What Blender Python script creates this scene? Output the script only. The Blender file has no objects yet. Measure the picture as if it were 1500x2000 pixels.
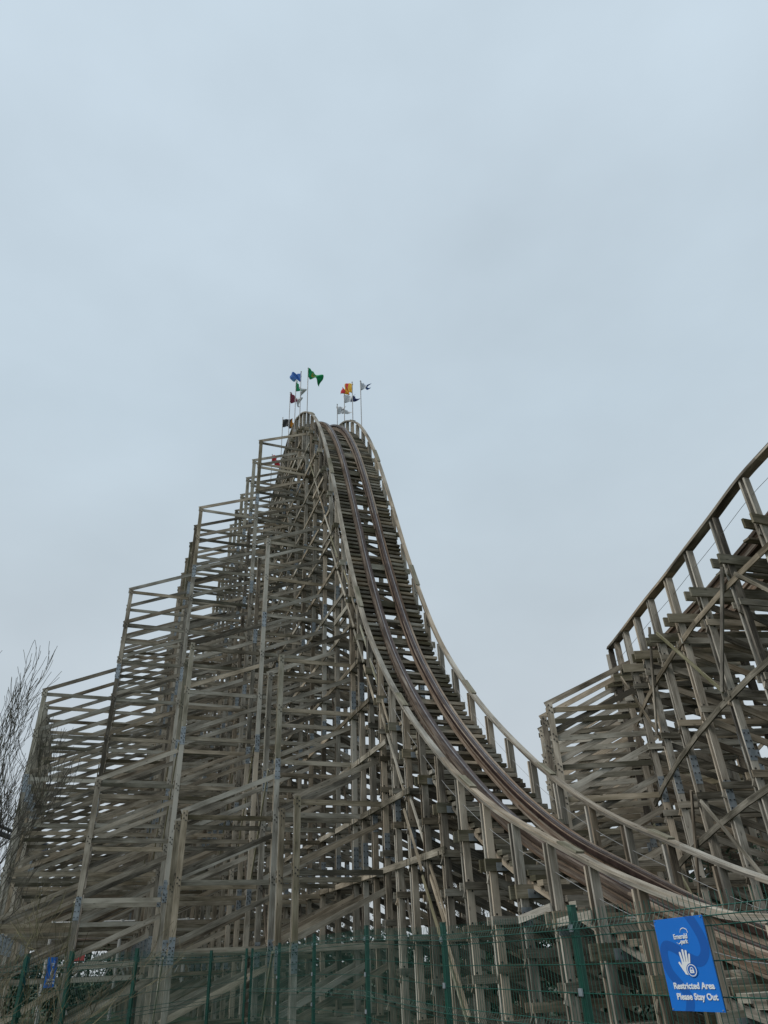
import bpy, math, random
import numpy as np
from mathutils import Vector, Matrix
random.seed(7)
SC = bpy.context.scene
COL = SC.collection
R = math.radians
# ------------------------------------------------------------------ camera
EYE = 1.9
cam_d = bpy.data.cameras.new("camera"); cam = bpy.data.objects.new("camera", cam_d); COL.objects.link(cam)
cam_d.sensor_fit = 'VERTICAL'; cam_d.sensor_height = 24.0; cam_d.lens = 24.0 * 1387.0 / 2000.0
cam_d.clip_end = 6000; cam_d.clip_start = 0.05
ROT = Matrix(((0.99895435, 0.04571873, 0), (0.02448355, -0.5349655, -0.84451908), (-0.03861034, 0.84363601, -0.53552547)))
cam.matrix_world = Matrix.Translation((0, 0, EYE)) @ ROT.to_4x4()
SC.camera = cam
SC.render.resolution_x = 768; SC.render.resolution_y = 1024
SC.view_settings.view_transform = 'Standard'; SC.view_settings.look = 'None'
SC.view_settings.exposure = 0.0; SC.view_settings.gamma = 1.0
SC.cycles.max_bounces = 5; SC.cycles.diffuse_bounces = 3
# ------------------------------------------------------------------ light
SUN_EL, SUN_AZ = R(48), R(-62)            # azimuth clockwise from the view direction (+Y)
w = bpy.data.worlds.new("World"); SC.world = w; w.use_nodes = True
nt = w.node_tree; N = nt.nodes; LK = nt.links; N.clear()
out = N.new('ShaderNodeOutputWorld'); bg = N.new('ShaderNodeBackground'); LK.new(bg.outputs[0], out.inputs[0])
sky = N.new('ShaderNodeTexSky'); sky.sky_type = 'NISHITA'; sky.sun_disc = False
sky.sun_elevation = SUN_EL; sky.sun_rotation = SUN_AZ
skm = N.new('ShaderNodeVectorMath'); skm.operation = 'SCALE'; skm.inputs['Scale'].default_value = 0.09
LK.new(sky.outputs[0], skm.inputs[0])
tc = N.new('ShaderNodeTexCoord'); sep = N.new('ShaderNodeSeparateXYZ'); LK.new(tc.outputs['Generated'], sep.inputs[0])
cr = N.new('ShaderNodeValToRGB'); LK.new(sep.outputs[2], cr.inputs[0])
e = cr.color_ramp.elements
e[0].position = 0.0; e[0].color = (0.52, 0.565, 0.60, 1)
e[1].position = 1.0; e[1].color = (0.61, 0.725, 0.815, 1)
for p, c in ((0.2, (0.56, 0.62, 0.665)), (0.45, (0.545, 0.632, 0.695)), (0.62, (0.55, 0.655, 0.735)), (0.85, (0.60, 0.71, 0.80))):
    k = cr.color_ramp.elements.new(p); k.color = (*c, 1)
mp = N.new('ShaderNodeMapping'); mp.inputs['Scale'].default_value = (1, 1, 1.8); LK.new(tc.outputs['Generated'], mp.inputs[0])
n1 = N.new('ShaderNodeTexNoise'); n1.inputs['Scale'].default_value = 1.9; n1.inputs['Detail'].default_value = 5; n1.inputs['Roughness'].default_value = 0.5
LK.new(mp.outputs[0], n1.inputs[0])
r1 = N.new('ShaderNodeMapRange'); r1.inputs[1].default_value = 0.3; r1.inputs[2].default_value = 0.7; r1.inputs[3].default_value = 0.91; r1.inputs[4].default_value = 1.09
LK.new(n1.outputs[0], r1.inputs[0])
cl = N.new('ShaderNodeVectorMath'); cl.operation = 'SCALE'; LK.new(cr.outputs[0], cl.inputs[0]); LK.new(r1.outputs[0], cl.inputs['Scale'])
mx = N.new('ShaderNodeMix'); mx.data_type = 'RGBA'; mx.inputs[0].default_value = 0.93
LK.new(skm.outputs[0], mx.inputs[6]); LK.new(cl.outputs[0], mx.inputs[7]); LK.new(mx.outputs[2], bg.inputs[0]); bg.inputs[1].default_value = 1.0
sd = bpy.data.lights.new("sun", 'SUN'); sd.energy = 1.6; sd.angle = R(22); sd.color = (1.0, 0.96, 0.9)
so = bpy.data.objects.new("sun", sd); COL.objects.link(so)
sdir = Vector((math.sin(SUN_AZ) * math.cos(SUN_EL), math.cos(SUN_AZ) * math.cos(SUN_EL), math.sin(SUN_EL)))
sdir = Vector((-0.62, -0.30, 0.72)).normalized()
sky.sun_elevation = math.asin(sdir.z); sky.sun_rotation = math.atan2(sdir.x, sdir.y)
so.rotation_euler = sdir.to_track_quat('Z', 'Y').to_euler(); so.location = (0, 0, 60)

# ------------------------------------------------------------------ materials
def newmat(name):
    m = bpy.data.materials.new(name); m.use_nodes = True
    return m, m.node_tree.nodes, m.node_tree.links, m.node_tree.nodes['Principled BSDF']
def ramp(N, pts):
    c = N.new('ShaderNodeValToRGB'); el = c.color_ramp.elements
    el[0].position = pts[0][0]; el[0].color = (*pts[0][1], 1); el[1].position = pts[-1][0]; el[1].color = (*pts[-1][1], 1)
    for p, q in pts[1:-1]:
        k = el.new(p); k.color = (*q, 1)
    return c
def wood(name, dark, mid, light, moss=1.0):
    m, N, L, b = newmat(name)
    uv = N.new('ShaderNodeUVMap'); uv.uv_map = 'UVMap'
    at = N.new('ShaderNodeAttribute'); at.attribute_name = 'tint'
    sp = N.new('ShaderNodeSeparateColor'); L.new(at.outputs['Color'], sp.inputs[0])
    def noise(sx, sy, det, src):
        mp = N.new('ShaderNodeMapping'); mp.inputs['Scale'].default_value = (sx, sy, 1); L.new(src, mp.inputs[0])
        n = N.new('ShaderNodeTexNoise'); n.inputs['Scale'].default_value = 1.0; n.inputs['Detail'].default_value = det; L.new(mp.outputs[0], n.inputs[0]); return n
    g = noise(1.5, 45, 4, uv.outputs[0]); s = noise(0.9, 3.0, 3, uv.outputs[0])
    g2 = noise(5, 120, 2, uv.outputs[0])
    tco = N.new('ShaderNodeTexCoord')
    wn = N.new('ShaderNodeTexNoise'); wn.inputs['Scale'].default_value = 0.35; wn.inputs['Detail'].default_value = 2; L.new(tco.outputs['Object'], wn.inputs[0])
    def math_(op, a, bb):
        x = N.new('ShaderNodeMath'); x.operation = op
        for i, v in enumerate((a, bb)):
            if isinstance(v, (int, float)): x.inputs[i].default_value = v
            else: L.new(v, x.inputs[i])
        return x.outputs[0]
    v = math_('MULTIPLY', math_('SUBTRACT', g.outputs[0], 0.5), 0.75)
    v = math_('ADD', v, math_('MULTIPLY', math_('SUBTRACT', s.outputs[0], 0.5), 1.35))
    v = math_('ADD', v, math_('MULTIPLY', math_('SUBTRACT', wn.outputs[0], 0.5), 0.5))
    v = math_('ADD', v, math_('MULTIPLY', math_('SUBTRACT', g2.outputs[0], 0.5), 0.35))
    v = math_('ADD', v, sp.outputs[0])
    c = ramp(N, [(0.12, dark), (0.5, mid), (0.9, light)]); L.new(v, c.inputs[0])
    warm = N.new('ShaderNodeMix'); warm.data_type = 'RGBA'; warm.blend_type = 'MULTIPLY'
    wr = ramp(N, [(0.0, (0.96, 1.0, 1.04)), (0.5, (1, 1, 1)), (1.0, (1.08, 0.98, 0.88))]); L.new(sp.outputs[2], wr.inputs[0])
    warm.inputs[0].default_value = 1; L.new(c.outputs[0], warm.inputs[6]); L.new(wr.outputs[0], warm.inputs[7])
    mo = N.new('ShaderNodeMix'); mo.data_type = 'RGBA'; mo.inputs[7].default_value = (0.15, 0.155, 0.055, 1)
    mm = noise(2.2, 9, 4, uv.outputs[0])
    mf = math_('MULTIPLY', math_('MULTIPLY', mm.outputs[0], sp.outputs[1]), 1.6 * moss)
    L.new(mf, mo.inputs[0]); L.new(warm.outputs[2], mo.inputs[6])
    # knots
    mpk = N.new('ShaderNodeMapping'); mpk.inputs['Scale'].default_value = (2.1, 7.0, 1); L.new(uv.outputs[0], mpk.inputs[0])
    vo = N.new('ShaderNodeTexVoronoi'); vo.inputs['Scale'].default_value = 1.0; L.new(mpk.outputs[0], vo.inputs[0])
    kr = N.new('ShaderNodeMapRange'); kr.inputs[1].default_value = 0.07; kr.inputs[2].default_value = 0.13; kr.inputs[3].default_value = 0.45; kr.inputs[4].default_value = 1.0
    L.new(vo.outputs['Distance'], kr.inputs[0])
    kn = N.new('ShaderNodeVectorMath'); kn.operation = 'SCALE'; L.new(mo.outputs[2], kn.inputs[0]); L.new(kr.outputs[0], kn.inputs['Scale'])
    L.new(kn.outputs[0], b.inputs['Base Color']); b.inputs['Roughness'].default_value = 0.85
    bp = N.new('ShaderNodeBump'); bp.inputs['Strength'].default_value = 0.25; bp.inputs['Distance'].default_value = 0.01
    L.new(g.outputs[0], bp.inputs['Height']); L.new(bp.outputs[0], b.inputs['Normal'])
    b.inputs['Specular IOR Level'].default_value = 0.25
    return m
def metal(name, col, col2, rough=0.5, met=0.3, scale=6.0):
    m, N, L, b = newmat(name)
    tc = N.new('ShaderNodeTexCoord'); n = N.new('ShaderNodeTexNoise'); n.inputs['Scale'].default_value = scale; n.inputs['Detail'].default_value = 5
    L.new(tc.outputs['Object'], n.inputs[0]); c = ramp(N, [(0.35, col), (0.65, col2)]); L.new(n.outputs[0], c.inputs[0])
    L.new(c.outputs[0], b.inputs['Base Color']); b.inputs['Roughness'].default_value = rough; b.inputs['Metallic'].default_value = met
    return m
M_WOOD = wood('weathered_timber', (0.070, 0.060, 0.048), (0.285, 0.252, 0.205), (0.58, 0.53, 0.45))
M_RAILW = wood('pale_handrail_timber', (0.11, 0.098, 0.08), (0.31, 0.28, 0.232), (0.55, 0.505, 0.43))
M_TRACK = wood('brown_track_timber', (0.065, 0.047, 0.036), (0.20, 0.15, 0.115), (0.38, 0.315, 0.25), 0.3)
M_STEEL = metal('galvanised_steel', (0.235, 0.27, 0.295), (0.37, 0.405, 0.43), 0.45, 0.35)
M_BOLT = metal('bolt_steel', (0.035, 0.032, 0.03), (0.06, 0.055, 0.05), 0.6, 0.3)
M_RUST = metal('rusty_rail_steel', (0.045, 0.029, 0.025), (0.095, 0.062, 0.052), 0.4, 0.5, 4.0)
M_SHINE = metal('worn_rail_steel', (0.22, 0.20, 0.19), (0.32, 0.29, 0.28), 0.35, 0.7)
M_GREEN = metal('green_fence_paint', (0.003, 0.05, 0.035), (0.005, 0.075, 0.05), 0.4, 0.0)
M_WIRE = metal('green_wire_paint', (0.004, 0.068, 0.048), (0.008, 0.09, 0.065), 0.45, 0.0)
M_POLE = metal('grey_pole', (0.22, 0.22, 0.22), (0.3, 0.3, 0.3), 0.5, 0.3)
M_DARKST = metal('dark_blue_steel', (0.02, 0.025, 0.03), (0.035, 0.04, 0.05), 0.5, 0.2)
M_WHITE = metal('white_paint', (0.55, 0.56, 0.55), (0.7, 0.7, 0.68), 0.5, 0.0)
M_RED = metal('red_canvas', (0.25, 0.02, 0.02), (0.35, 0.03, 0.03), 0.6, 0.0)
M_BLUE = metal('sign_blue', (0.0, 0.15, 0.60), (0.0, 0.165, 0.64), 0.5, 0.0, 1.0)
M_NAVY = metal('sign_deep_blue', (0.0, 0.09, 0.40), (0.0, 0.1, 0.43), 0.5, 0.0, 1.0)
M_LETTER = metal('sign_white', (0.75, 0.77, 0.8), (0.8, 0.82, 0.84), 0.4, 0.0)
def barkmat(name, a, c, moss):
    m, N, L, b = newmat(name)
    tc = N.new('ShaderNodeTexCoord'); n = N.new('ShaderNodeTexNoise'); n.inputs['Scale'].default_value = 5; n.inputs['Detail'].default_value = 5
    L.new(tc.outputs['Object'], n.inputs[0]); cc = ramp(N, [(0.3, a), (0.55, c), (0.75, moss)]); L.new(n.outputs[0], cc.inputs[0])
    L.new(cc.outputs[0], b.inputs['Base Color']); b.inputs['Roughness'].default_value = 0.9; return m
M_BARK = barkmat('grey_bark', (0.045, 0.038, 0.03), (0.10, 0.088, 0.07), (0.12, 0.125, 0.055))
M_TWIG = barkmat('lichen_twigs', (0.07, 0.06, 0.035), (0.15, 0.13, 0.075), (0.20, 0.185, 0.08))
def leafmat(name, a, c):
    m, N, L, b = newmat(name)
    tc = N.new('ShaderNodeTexCoord'); n = N.new('ShaderNodeTexNoise'); n.inputs['Scale'].default_value = 1.6; n.inputs['Detail'].default_value = 6
    L.new(tc.outputs['Object'], n.inputs[0]); cc = ramp(N, [(0.35, a), (0.65, c)]); L.new(n.outputs[0], cc.inputs[0])
    L.new(cc.outputs[0], b.inputs['Base Color']); b.inputs['Roughness'].default_value = 0.7; return m
M_LEAF = leafmat('evergreen_leaf', (0.012, 0.03, 0.012), (0.035, 0.07, 0.025))

# ------------------------------------------------------------------ mesh builder
class MB:
    def __init__(self): self.v = []; self.f = []; self.mi = []; self.uv = []; self.t = []; self.n = 0
    def hexa(self, c8, L=1.0, W=0.2, T=0.05, tint=(0.5, 0, 0.5), mi=0, uo=None):
        """c8: 4 corners at start (ccw) then 4 at end"""
        b = self.n
        self.v.extend([tuple(p) for p in c8]); self.n += 8
        self.t.extend([(*tint, 1.0)] * 8)
        if uo is None: uo = (random.random() * 50, random.random() * 50)
        u, v = uo
        sides = ((0, 1, W), (1, 2, T), (2, 3, W), (3, 0, T)); off = 0
        for a, c, ww in sides:
            self.f.append((b + a, b + c, b + 4 + c, b + 4 + a)); self.mi.append(mi)
            self.uv.extend([(u, v + off), (u, v + off + ww), (u + L, v + off + ww), (u + L, v + off)]); off += ww + 0.3
        for q in ((3, 2, 1, 0), (4, 5, 6, 7)):
            self.f.append(tuple(b + i for i in q)); self.mi.append(mi)
            self.uv.extend([(u, v), (u + 0.03, v), (u + 0.03, v + W), (u, v + W)])
    def board(self, a, c, wd, W, T, tint=(0.5, 0, 0.5), mi=0):
        """board from a to c; W measured along wd (made perpendicular), T along the third axis"""
        a = Vector(a); c = Vector(c); ax = c - a; L = ax.length
        if L < 1e-4: return
        ax /= L; wd = Vector(wd); wd = wd - ax * wd.dot(ax); wd.normalize(); td = ax.cross(wd)
        hw = wd * W / 2; ht = td * T / 2
        cs = (-hw - ht, hw - ht, hw + ht, -hw + ht)
        self.hexa([a + q for q in cs] + [c + q for q in cs], L, W, T, tint, mi)
    def box(self, c, sx, sy, sz, mi=0, tint=(0.5, 0, 0.5)):
        c = Vector(c); self.board(c - Vector((0, 0, sz / 2)), c + Vector((0, 0, sz / 2)), (1, 0, 0), sx, sy, tint, mi)
    def tube(self, pts, rad, seg=6, mi=0, tint=(0.5, 0, 0.5), cap=True):
        pts = [Vector(p) for p in pts]; b = self.n; n = len(pts); ref = None
        for i, p in enumerate(pts):
            d = (pts[min(i + 1, n - 1)] - pts[max(i - 1, 0)])
            if d.length < 1e-9: d = Vector((0, 0, 1))
            d.normalize()
            if ref is None: ref = Vector((0, 0, 1)) if abs(d.z) < 0.9 else Vector((1, 0, 0))
            x = (ref - d * ref.dot(d)).normalized(); ref = x; y = d.cross(x)
            r = rad[i] if hasattr(rad, '__len__') else rad
            for k in range(seg):
                a = 2 * math.pi * k / seg; self.v.append(tuple(p + x * math.cos(a) * r + y * math.sin(a) * r)); self.t.append((*tint, 1))
        self.n += n * seg
        for i in range(n - 1):
            for k in range(seg):
                k2 = (k + 1) % seg
                self.f.append((b + i * seg + k, b + i * seg + k2, b + (i + 1) * seg + k2, b + (i + 1) * seg + k)); self.mi.append(mi)
                self.uv.extend([(i, k / seg), (i, (k + 1) / seg), (i + 1, (k + 1) / seg), (i + 1, k / seg)])
        if cap:
            self.f.append(tuple(b + k for k in reversed(range(seg)))); self.mi.append(mi); self.uv.extend([(0, 0)] * seg)
            self.f.append(tuple(b + (n - 1) * seg + k for k in range(seg))); self.mi.append(mi); self.uv.extend([(0, 0)] * seg)
    def poly(self, pts, mi=0, tint=(0.5, 0, 0.5)):
        b = self.n; self.v.extend([tuple(p) for p in pts]); self.n += len(pts); self.t.extend([(*tint, 1)] * len(pts))
        self.f.append(tuple(range(b, b + len(pts)))); self.mi.append(mi); self.uv.extend([(0, 0)] * len(pts))
    def build(self, name, mats, parent=None):
        me = bpy.data.meshes.new(name); me.from_pydata(self.v, [], self.f)
        if not isinstance(mats, (list, tuple)): mats = [mats]
        for m in mats: me.materials.append(m)
        me.polygons.foreach_set('material_index', self.mi)
        uvl = me.uv_layers.new(name='UVMap'); uvl.data.foreach_set('uv', np.array(self.uv, dtype=np.float32).ravel())
        ca = me.color_attributes.new('tint', 'FLOAT_COLOR', 'POINT'); ca.data.foreach_set('color', np.array(self.t, dtype=np.float32).ravel())
        me.update()
        o = bpy.data.objects.new(name, me); COL.objects.link(o)
        if parent is not None: o.parent = parent
        return o
def thing(name, label, cat, group=None, loc=(0, 0, 0)):
    o = bpy.data.objects.new(name, None); COL.objects.link(o); o.location = loc; o['label'] = label; o['category'] = cat
    if group: o['group'] = group
    return o
def tag(o, label, cat, group=None):
    o['label'] = label; o['category'] = cat
    if group: o['group'] = group
    return o
def tn(base=0.5, sp=0.16, moss=0.0):
    return (base + random.gauss(0, sp), max(0.0, moss), random.random())

# ------------------------------------------------------------------ coordinates of the ride: s along the track (away), u across (right)
AZ = R(-21.5)
FV = Vector((math.sin(AZ), math.cos(AZ), 0)); RV = Vector((math.cos(AZ), -math.sin(AZ), 0)); UP = Vector((0, 0, 1))
def W3(s, u, z): return FV * s + RV * u + UP * z
PS = [2, 5, 7, 9, 10, 11, 12, 13, 14, 15, 16, 17, 18, 19, 20, 21, 22, 23, 24, 25, 26, 27, 28, 29, 30, 31, 32, 33, 34, 35, 36, 37, 38, 39, 40, 41, 42.5, 44, 48, 60, 75, 95, 110]
PZ = [3.0, 2.35, 2.12, 2.2, 2.45, 2.78, 3.15, 3.58, 4.02, 4.46, 4.98, 5.6, 6.3, 7.1, 7.96, 8.9, 9.95, 11.15, 12.5, 14.2, 16.25, 18.5, 21.0, 23.45, 25.7, 27.65, 29.25, 30.6, 31.65, 32.5, 33.2, 33.7, 33.98, 34.05, 33.95, 33.65, 33.1, 32.4, 30.2, 23.4, 15.0, 4.0, 3.2]
def catmull(xs, ys, x):
    if x <= xs[0]: return ys[0] + (x - xs[0]) * (ys[1] - ys[0]) / (xs[1] - xs[0])
    i = max(0, min(len(xs) - 2, int(np.searchsorted(xs, x)) - 1))
    h = xs[i + 1] - xs[i]; t = (x - xs[i]) / h
    def m(j):
        j0 = max(0, j - 1); j1 = min(len(xs) - 1, j + 1); return (ys[j1] - ys[j0]) / (xs[j1] - xs[j0])
    return (2*t**3 - 3*t*t + 1) * ys[i] + (t**3 - 2*t*t + t) * h * m(i) + (-2*t**3 + 3*t*t) * ys[i + 1] + (t**3 - t*t) * h * m(i + 1)
def hz(s): return catmull(PS, PZ, s)
UL, UR = 8.6, 11.57           # the two handrail lines
TL, TR = 9.57, 10.63          # the two running rails

def sweep(mb, path, du0, du1, dn0, dn1, tint=None, mi=0, every=1):
    """path: list of (P, across, normal). A strip of rectangular section, made of joined short pieces sharing UVs."""
    L = 0; uo = (random.random() * 40, random.random() * 40); tt = tint or tn()
    for i in range(len(path) - 1):
        (P, A, Nn), (Q, B, Mn) = path[i], path[i + 1]
        l = (Q - P).length
        c = [P + A * du0 + Nn * dn0, P + A * du1 + Nn * dn0, P + A * du1 + Nn * dn1, P + A * du0 + Nn * dn1,
             Q + B * du0 + Mn * dn0, Q + B * du1 + Mn * dn0, Q + B * du1 + Mn * dn1, Q + B * du0 + Mn * dn1]
        if every > 1 and i % every == 0: tt = tn(*(tint and (tint[0], 0.12) or (0.5, 0.12)))
        mb.hexa(c, l, abs(du1 - du0), abs(dn1 - dn0), tt, mi, (uo[0] + L, uo[1]))
        L += l

# the main track line as points every 0.25 m of plan length
def main_path(s0, s1, step, u, dz=0.0, vz=0.0):
    out = []
    n = int(round((s1 - s0) / step))
    for i in range(n + 1):
        s = s0 + (s1 - s0) * i / n
        sl = (hz(s + 0.1) - hz(s - 0.1)) / 0.2
        T = (FV + UP * sl).normalized(); Nn = RV.cross(T).normalized()
        if Nn.z < 0: Nn = -Nn
        out.append((W3(s, u, hz(s) + vz) + Nn * dz, RV, Nn))
    return out

# ------------------------------------------------------------------ timber members
def post(parent, base, t, n, z0, z1, joints, plates, Wd=0.18, far=False, moss=0.0, base_t=0.5):
    """A built-up post: two planks with a gap, bolted through at every joint. t = along track, n = across."""
    mb = MB(); base = Vector((base.x, base.y, 0)); cut = [z0] + [p for p in plates if z0 + 0.3 < p < z1 - 0.3] + [z1]
    cut = sorted(cut)
    for a, c in zip(cut[:-1], cut[1:]):
        for sg in (-1, 1):
            mm = moss if (c == z1 and z1 - a < 7) else 0.05
            mb.board(base + t * 0.073 * sg + UP * a, base + t * 0.073 * sg + UP * c, n, Wd, 0.05, tn(base_t, 0.17, mm * random.random()))
    if not far:
        for z in joints:
            if not z0 < z < z1: continue
            for dn, dz in ((-0.036, 0.12), (0.036, 0.05), (-0.034, -0.04), (0.038, -0.11)):
                p = base + n * dn + UP * (z + dz)
                mb.tube([p - t * 0.118, p + t * 0.118], 0.023, 6, 1)
    o = mb.build('post', [M_WOOD, M_BOLT], parent)
    for z in plates:
        if not z0 + 0.3 < z < z1 - 0.3: continue
        pb = MB(); hh = 0.36
        for sg in (-1, 1):
            pb.board(base + t * 0.102 * sg + UP * (z - hh), base + t * 0.102 * sg + UP * (z + hh), n, Wd + 0.006, 0.007, (0.5, 0, 0.5), 0)
            for k in range(4):
                for q in (-1, 1):
                    p = base + n * 0.055 * q + UP * (z - 0.27 + 0.18 * k) + t * 0.105 * sg
                    if not far: pb.tube([p, p + t * 0.016 * sg], 0.019, 6, 1)
        pb.build('splice_plate', [M_STEEL, M_BOLT], parent)
    return o

def make_bent(root, P, t, n, zh, rows, levels, inner_levels, zled, width=2.97, over=0.22, far=False, dk=0.5, steel=True, short=False, near=False):
    """One cross frame. P: foot of the left handrail post; rows: [(offset to the left, top z)]"""
    P = Vector((P.x, P.y, 0)); mb = MB(); Q = P + n * width
    gt = 0.042
    # outrigger bays
    offs = [0.0] + [r[0] for r in rows]
    for i, (off, top) in enumerate(rows):
        a = P - n * off; b = P - n * offs[i]
        lv = [z for z in levels if z <= top + 0.05 and z > 0.3]
        for z in lv:
            dj = random.uniform(-0.03, 0.03)
            mb.board(a + UP * (z + dj) - t * 0.025 - n * 0.13, b + UP * (z + dj) - t * 0.025 + n * 0.13, UP, 0.155, gt, tn(0.47, 0.18, 0.12 * random.random() + 0.08))
            mb.board(a + UP * (z + 0.17) + t * 0.025 - n * 0.12, b + UP * (z + 1.5 + dj) + t * 0.025 + n * 0.12, UP, 0.165, gt, tn(0.52, 0.17, 0.05))
        z = min(lv) if lv else 2
        if z > 1.3: mb.board(a + UP * 0.15 + t * 0.025, b + UP * (z - 0.2) + t * 0.025, UP, 0.2, gt, tn(0.5, 0.13, 0.15))
    # inner bay: girts on both faces, diagonals falling to the right
    lo = zled
    if near: inner_levels = [zled - 1.1 - 1.88 * k for k in range(12)] + [zled - 2.0 - 3.76 * k for k in range(1)]
    if short: inner_levels = []
    for z in inner_levels:
        if z > lo - 0.55 or z < 0.25: continue
        for sg in (-1, 1):
            if far and sg == 1: continue
            mb.board(P + UP * z + t * 0.125 * sg - n * 0.17, Q + UP * z + t * 0.125 * sg + n * 0.17, UP, 0.165, gt, tn(0.42, 0.14, 0.1))
        mb.board(P + UP * (z - 0.16) + t * 0.0 - n * 0.14, Q + UP * (z - 1.55) + n * 0.12, UP, 0.17, gt, tn(0.38, 0.14, 0.05))
    # head ledger with its steel angle
    for sg in (-1, 1):
        mb.board(P + UP * zled + t * 0.133 * sg - n * over, Q + UP * zled + t * 0.133 * sg + n * over, UP, 0.26, 0.06, tn(0.36, 0.13, 0.25))
    mb.board(P + UP * (zled - 0.27) - n * 0.12, Q + UP * (zled - 1.3) + n * 0.1, UP, 0.19, gt, tn(0.36, 0.12, 0.05))
    o = mb.build('bent', M_WOOD, root)
    if steel:
        sb = MB()
        sb.board(P + UP * (zled - 0.04) - t * 0.168 + n * 0.05, P + UP * (zled - 0.04) - t * 0.168 + n * 0.72, UP, 0.17, 0.008)
        for k in range(2):
            p = P + n * (0.2 + k * 0.4) + UP * (zled - 0.03); sb.tube([p - t * 0.19, p - t * 0.17], 0.02, 6, 1)
        sb.build('steel_angle', [M_STEEL, M_BOLT], o)
    ph = 4.9 + (random.random() < 0.5) * 0.9
    pl = [ph + 5.6 * k for k in range(-1, 6)]
    pl = [p for p in pl if p > 2.2]
    zb = zled - 2.6 if short else 0.0
    jn = list(inner_levels) + [zled]
    post(o, P, t, n, zb, zh - 0.02, jn, [p + 0.1 for p in pl if p < zled - 0.6 and not short], far=far, base_t=dk)
    post(o, Q, t, n, zb, zh - 0.02, jn, [p + 0.7 for p in pl if p < zled - 0.6 and not short], far=far, base_t=dk)
    if short:
        for X in (P, Q):
            for sg in (-1, 1):
                mb2 = MB(); mb2.board(X + UP * (zled - 2.5) - t * 1.05 + n * 0.12 * sg, X + UP * (zled - 2.5) + t * 1.05 + n * 0.12 * sg, UP, 0.2, 0.045, tn(0.42, 0.12, 0.1)); mb2.build('longitudinal_brace', M_WOOD, o)
    for i, (off, top) in enumerate(rows):
        pp = [top - 4.1 - 5.6 * k + (i % 2) * 0.3 for k in range(5)]
        post(o, P - n * off, t, n, 0.0, top + 0.2, [z for z in levels if z <= top + 0.1], [p for p in pp if p > 1.5], far=far, moss=0.35, base_t=dk + 0.05)
    return o

# ==================================================================== MAIN DROP
coaster = thing('wooden_roller_coaster', 'tall weathered wooden roller coaster with a long steep drop and stepped side supports', 'roller coaster')
sb_list = [-2.0, 0.3, 2.5, 4.6, 6.6, 8.4, 9.75, 11.05, 12.3, 13.6, 14.9, 16.15, 17.4, 18.55, 19.7, 20.8, 21.9, 22.95, 24.0, 25.05]
while sb_list[-1] < 100: sb_list.append(sb_list[-1] + (1.03 if sb_list[-1] < 46 else 2.06))
K0 = sb_list.index(12.3)
ROWOFF = [2.9, 5.95, 8.85, 11.75]
def rows_for(s):
    if 22.8 <= s < 25.8: return [6.2], 6.2, 1.93
    if 25.8 <= s < 29.6: return [12.0, 6.25], 12.0, 1.92
    if 29.6 <= s < 33.9: return [19.55, 13.8, 8.0], 19.55, 1.925
    if s >= 33.9:
        zt = min(28.8, hz(s) - 2.7); sp = 1.8
        k = max(0, math.ceil((28.8 - zt) / sp)); top = 28.8 - k * sp
        rr = [top - j * 3 * sp for j in range(4)]
        return [x for x in rr if x > 1.5], 28.8, sp
    return [], 4.3, 1.9
for i, s in enumerate(sb_list):
    if s < 4: continue
    rw, anchor, sp = rows_for(s)
    if s < 25.3 and (i - K0) % 2 == 0: rw = []
    if s < 46 and s > 25.3 and (i - K0) % 2 == 1: rw = []
    lv = sorted([anchor - sp * k for k in range(-3, 20) if anchor - sp * k > 0.25])
    il = [4.3 + 1.88 * k - 3.76 for k in range(20)]
    il = [z for z in il if z > 0.3]
    rows = [(ROWOFF[j], z) for j, z in enumerate(rw)]
    sl = (hz(s + 0.1) - hz(s - 0.1)) / 0.2
    make_bent(coaster, W3(s, UL, 0), FV, RV, hz(s), rows, lv, il if s < 34 or s > 46 else il, hz(s) - 1.32 - 0.10 * max(0, sl), width=UR - UL, far=(s > 46), dk=0.5, short=(25.3 < s < 46 and (i - K0) % 2 == 1), near=(s < 25))
# longitudinal members in the post planes
def long_brace(u, s0, z0, s1, z1, W=0.17, T=0.045, moss=0.1, base=0.45, name='longitudinal_brace'):
    mb = MB(); mb.board(W3(s0, u, z0), W3(s1, u, z1), UP, W, T, tn(base, 0.12, moss)); mb.build(name, M_WOOD, coaster)
def near_end(z, margin=1.6):
    s = 12.0
    while s < 40 and hz(s) - 1.2 - margin < z: s += 0.1
    return s
for k in range(0, 15):
    z = 4.3 + 1.88 * k
    a = near_end(z, 1.0)
    for j in range(3):
        long_brace(UL - 0.13, a + 5.3 * j, z, a + 5.3 * j + 5.2, z - 0.02 * j)
    if k % 2 == 0: long_brace(UR + 0.13, a, z, a + 6.0, z)
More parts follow.
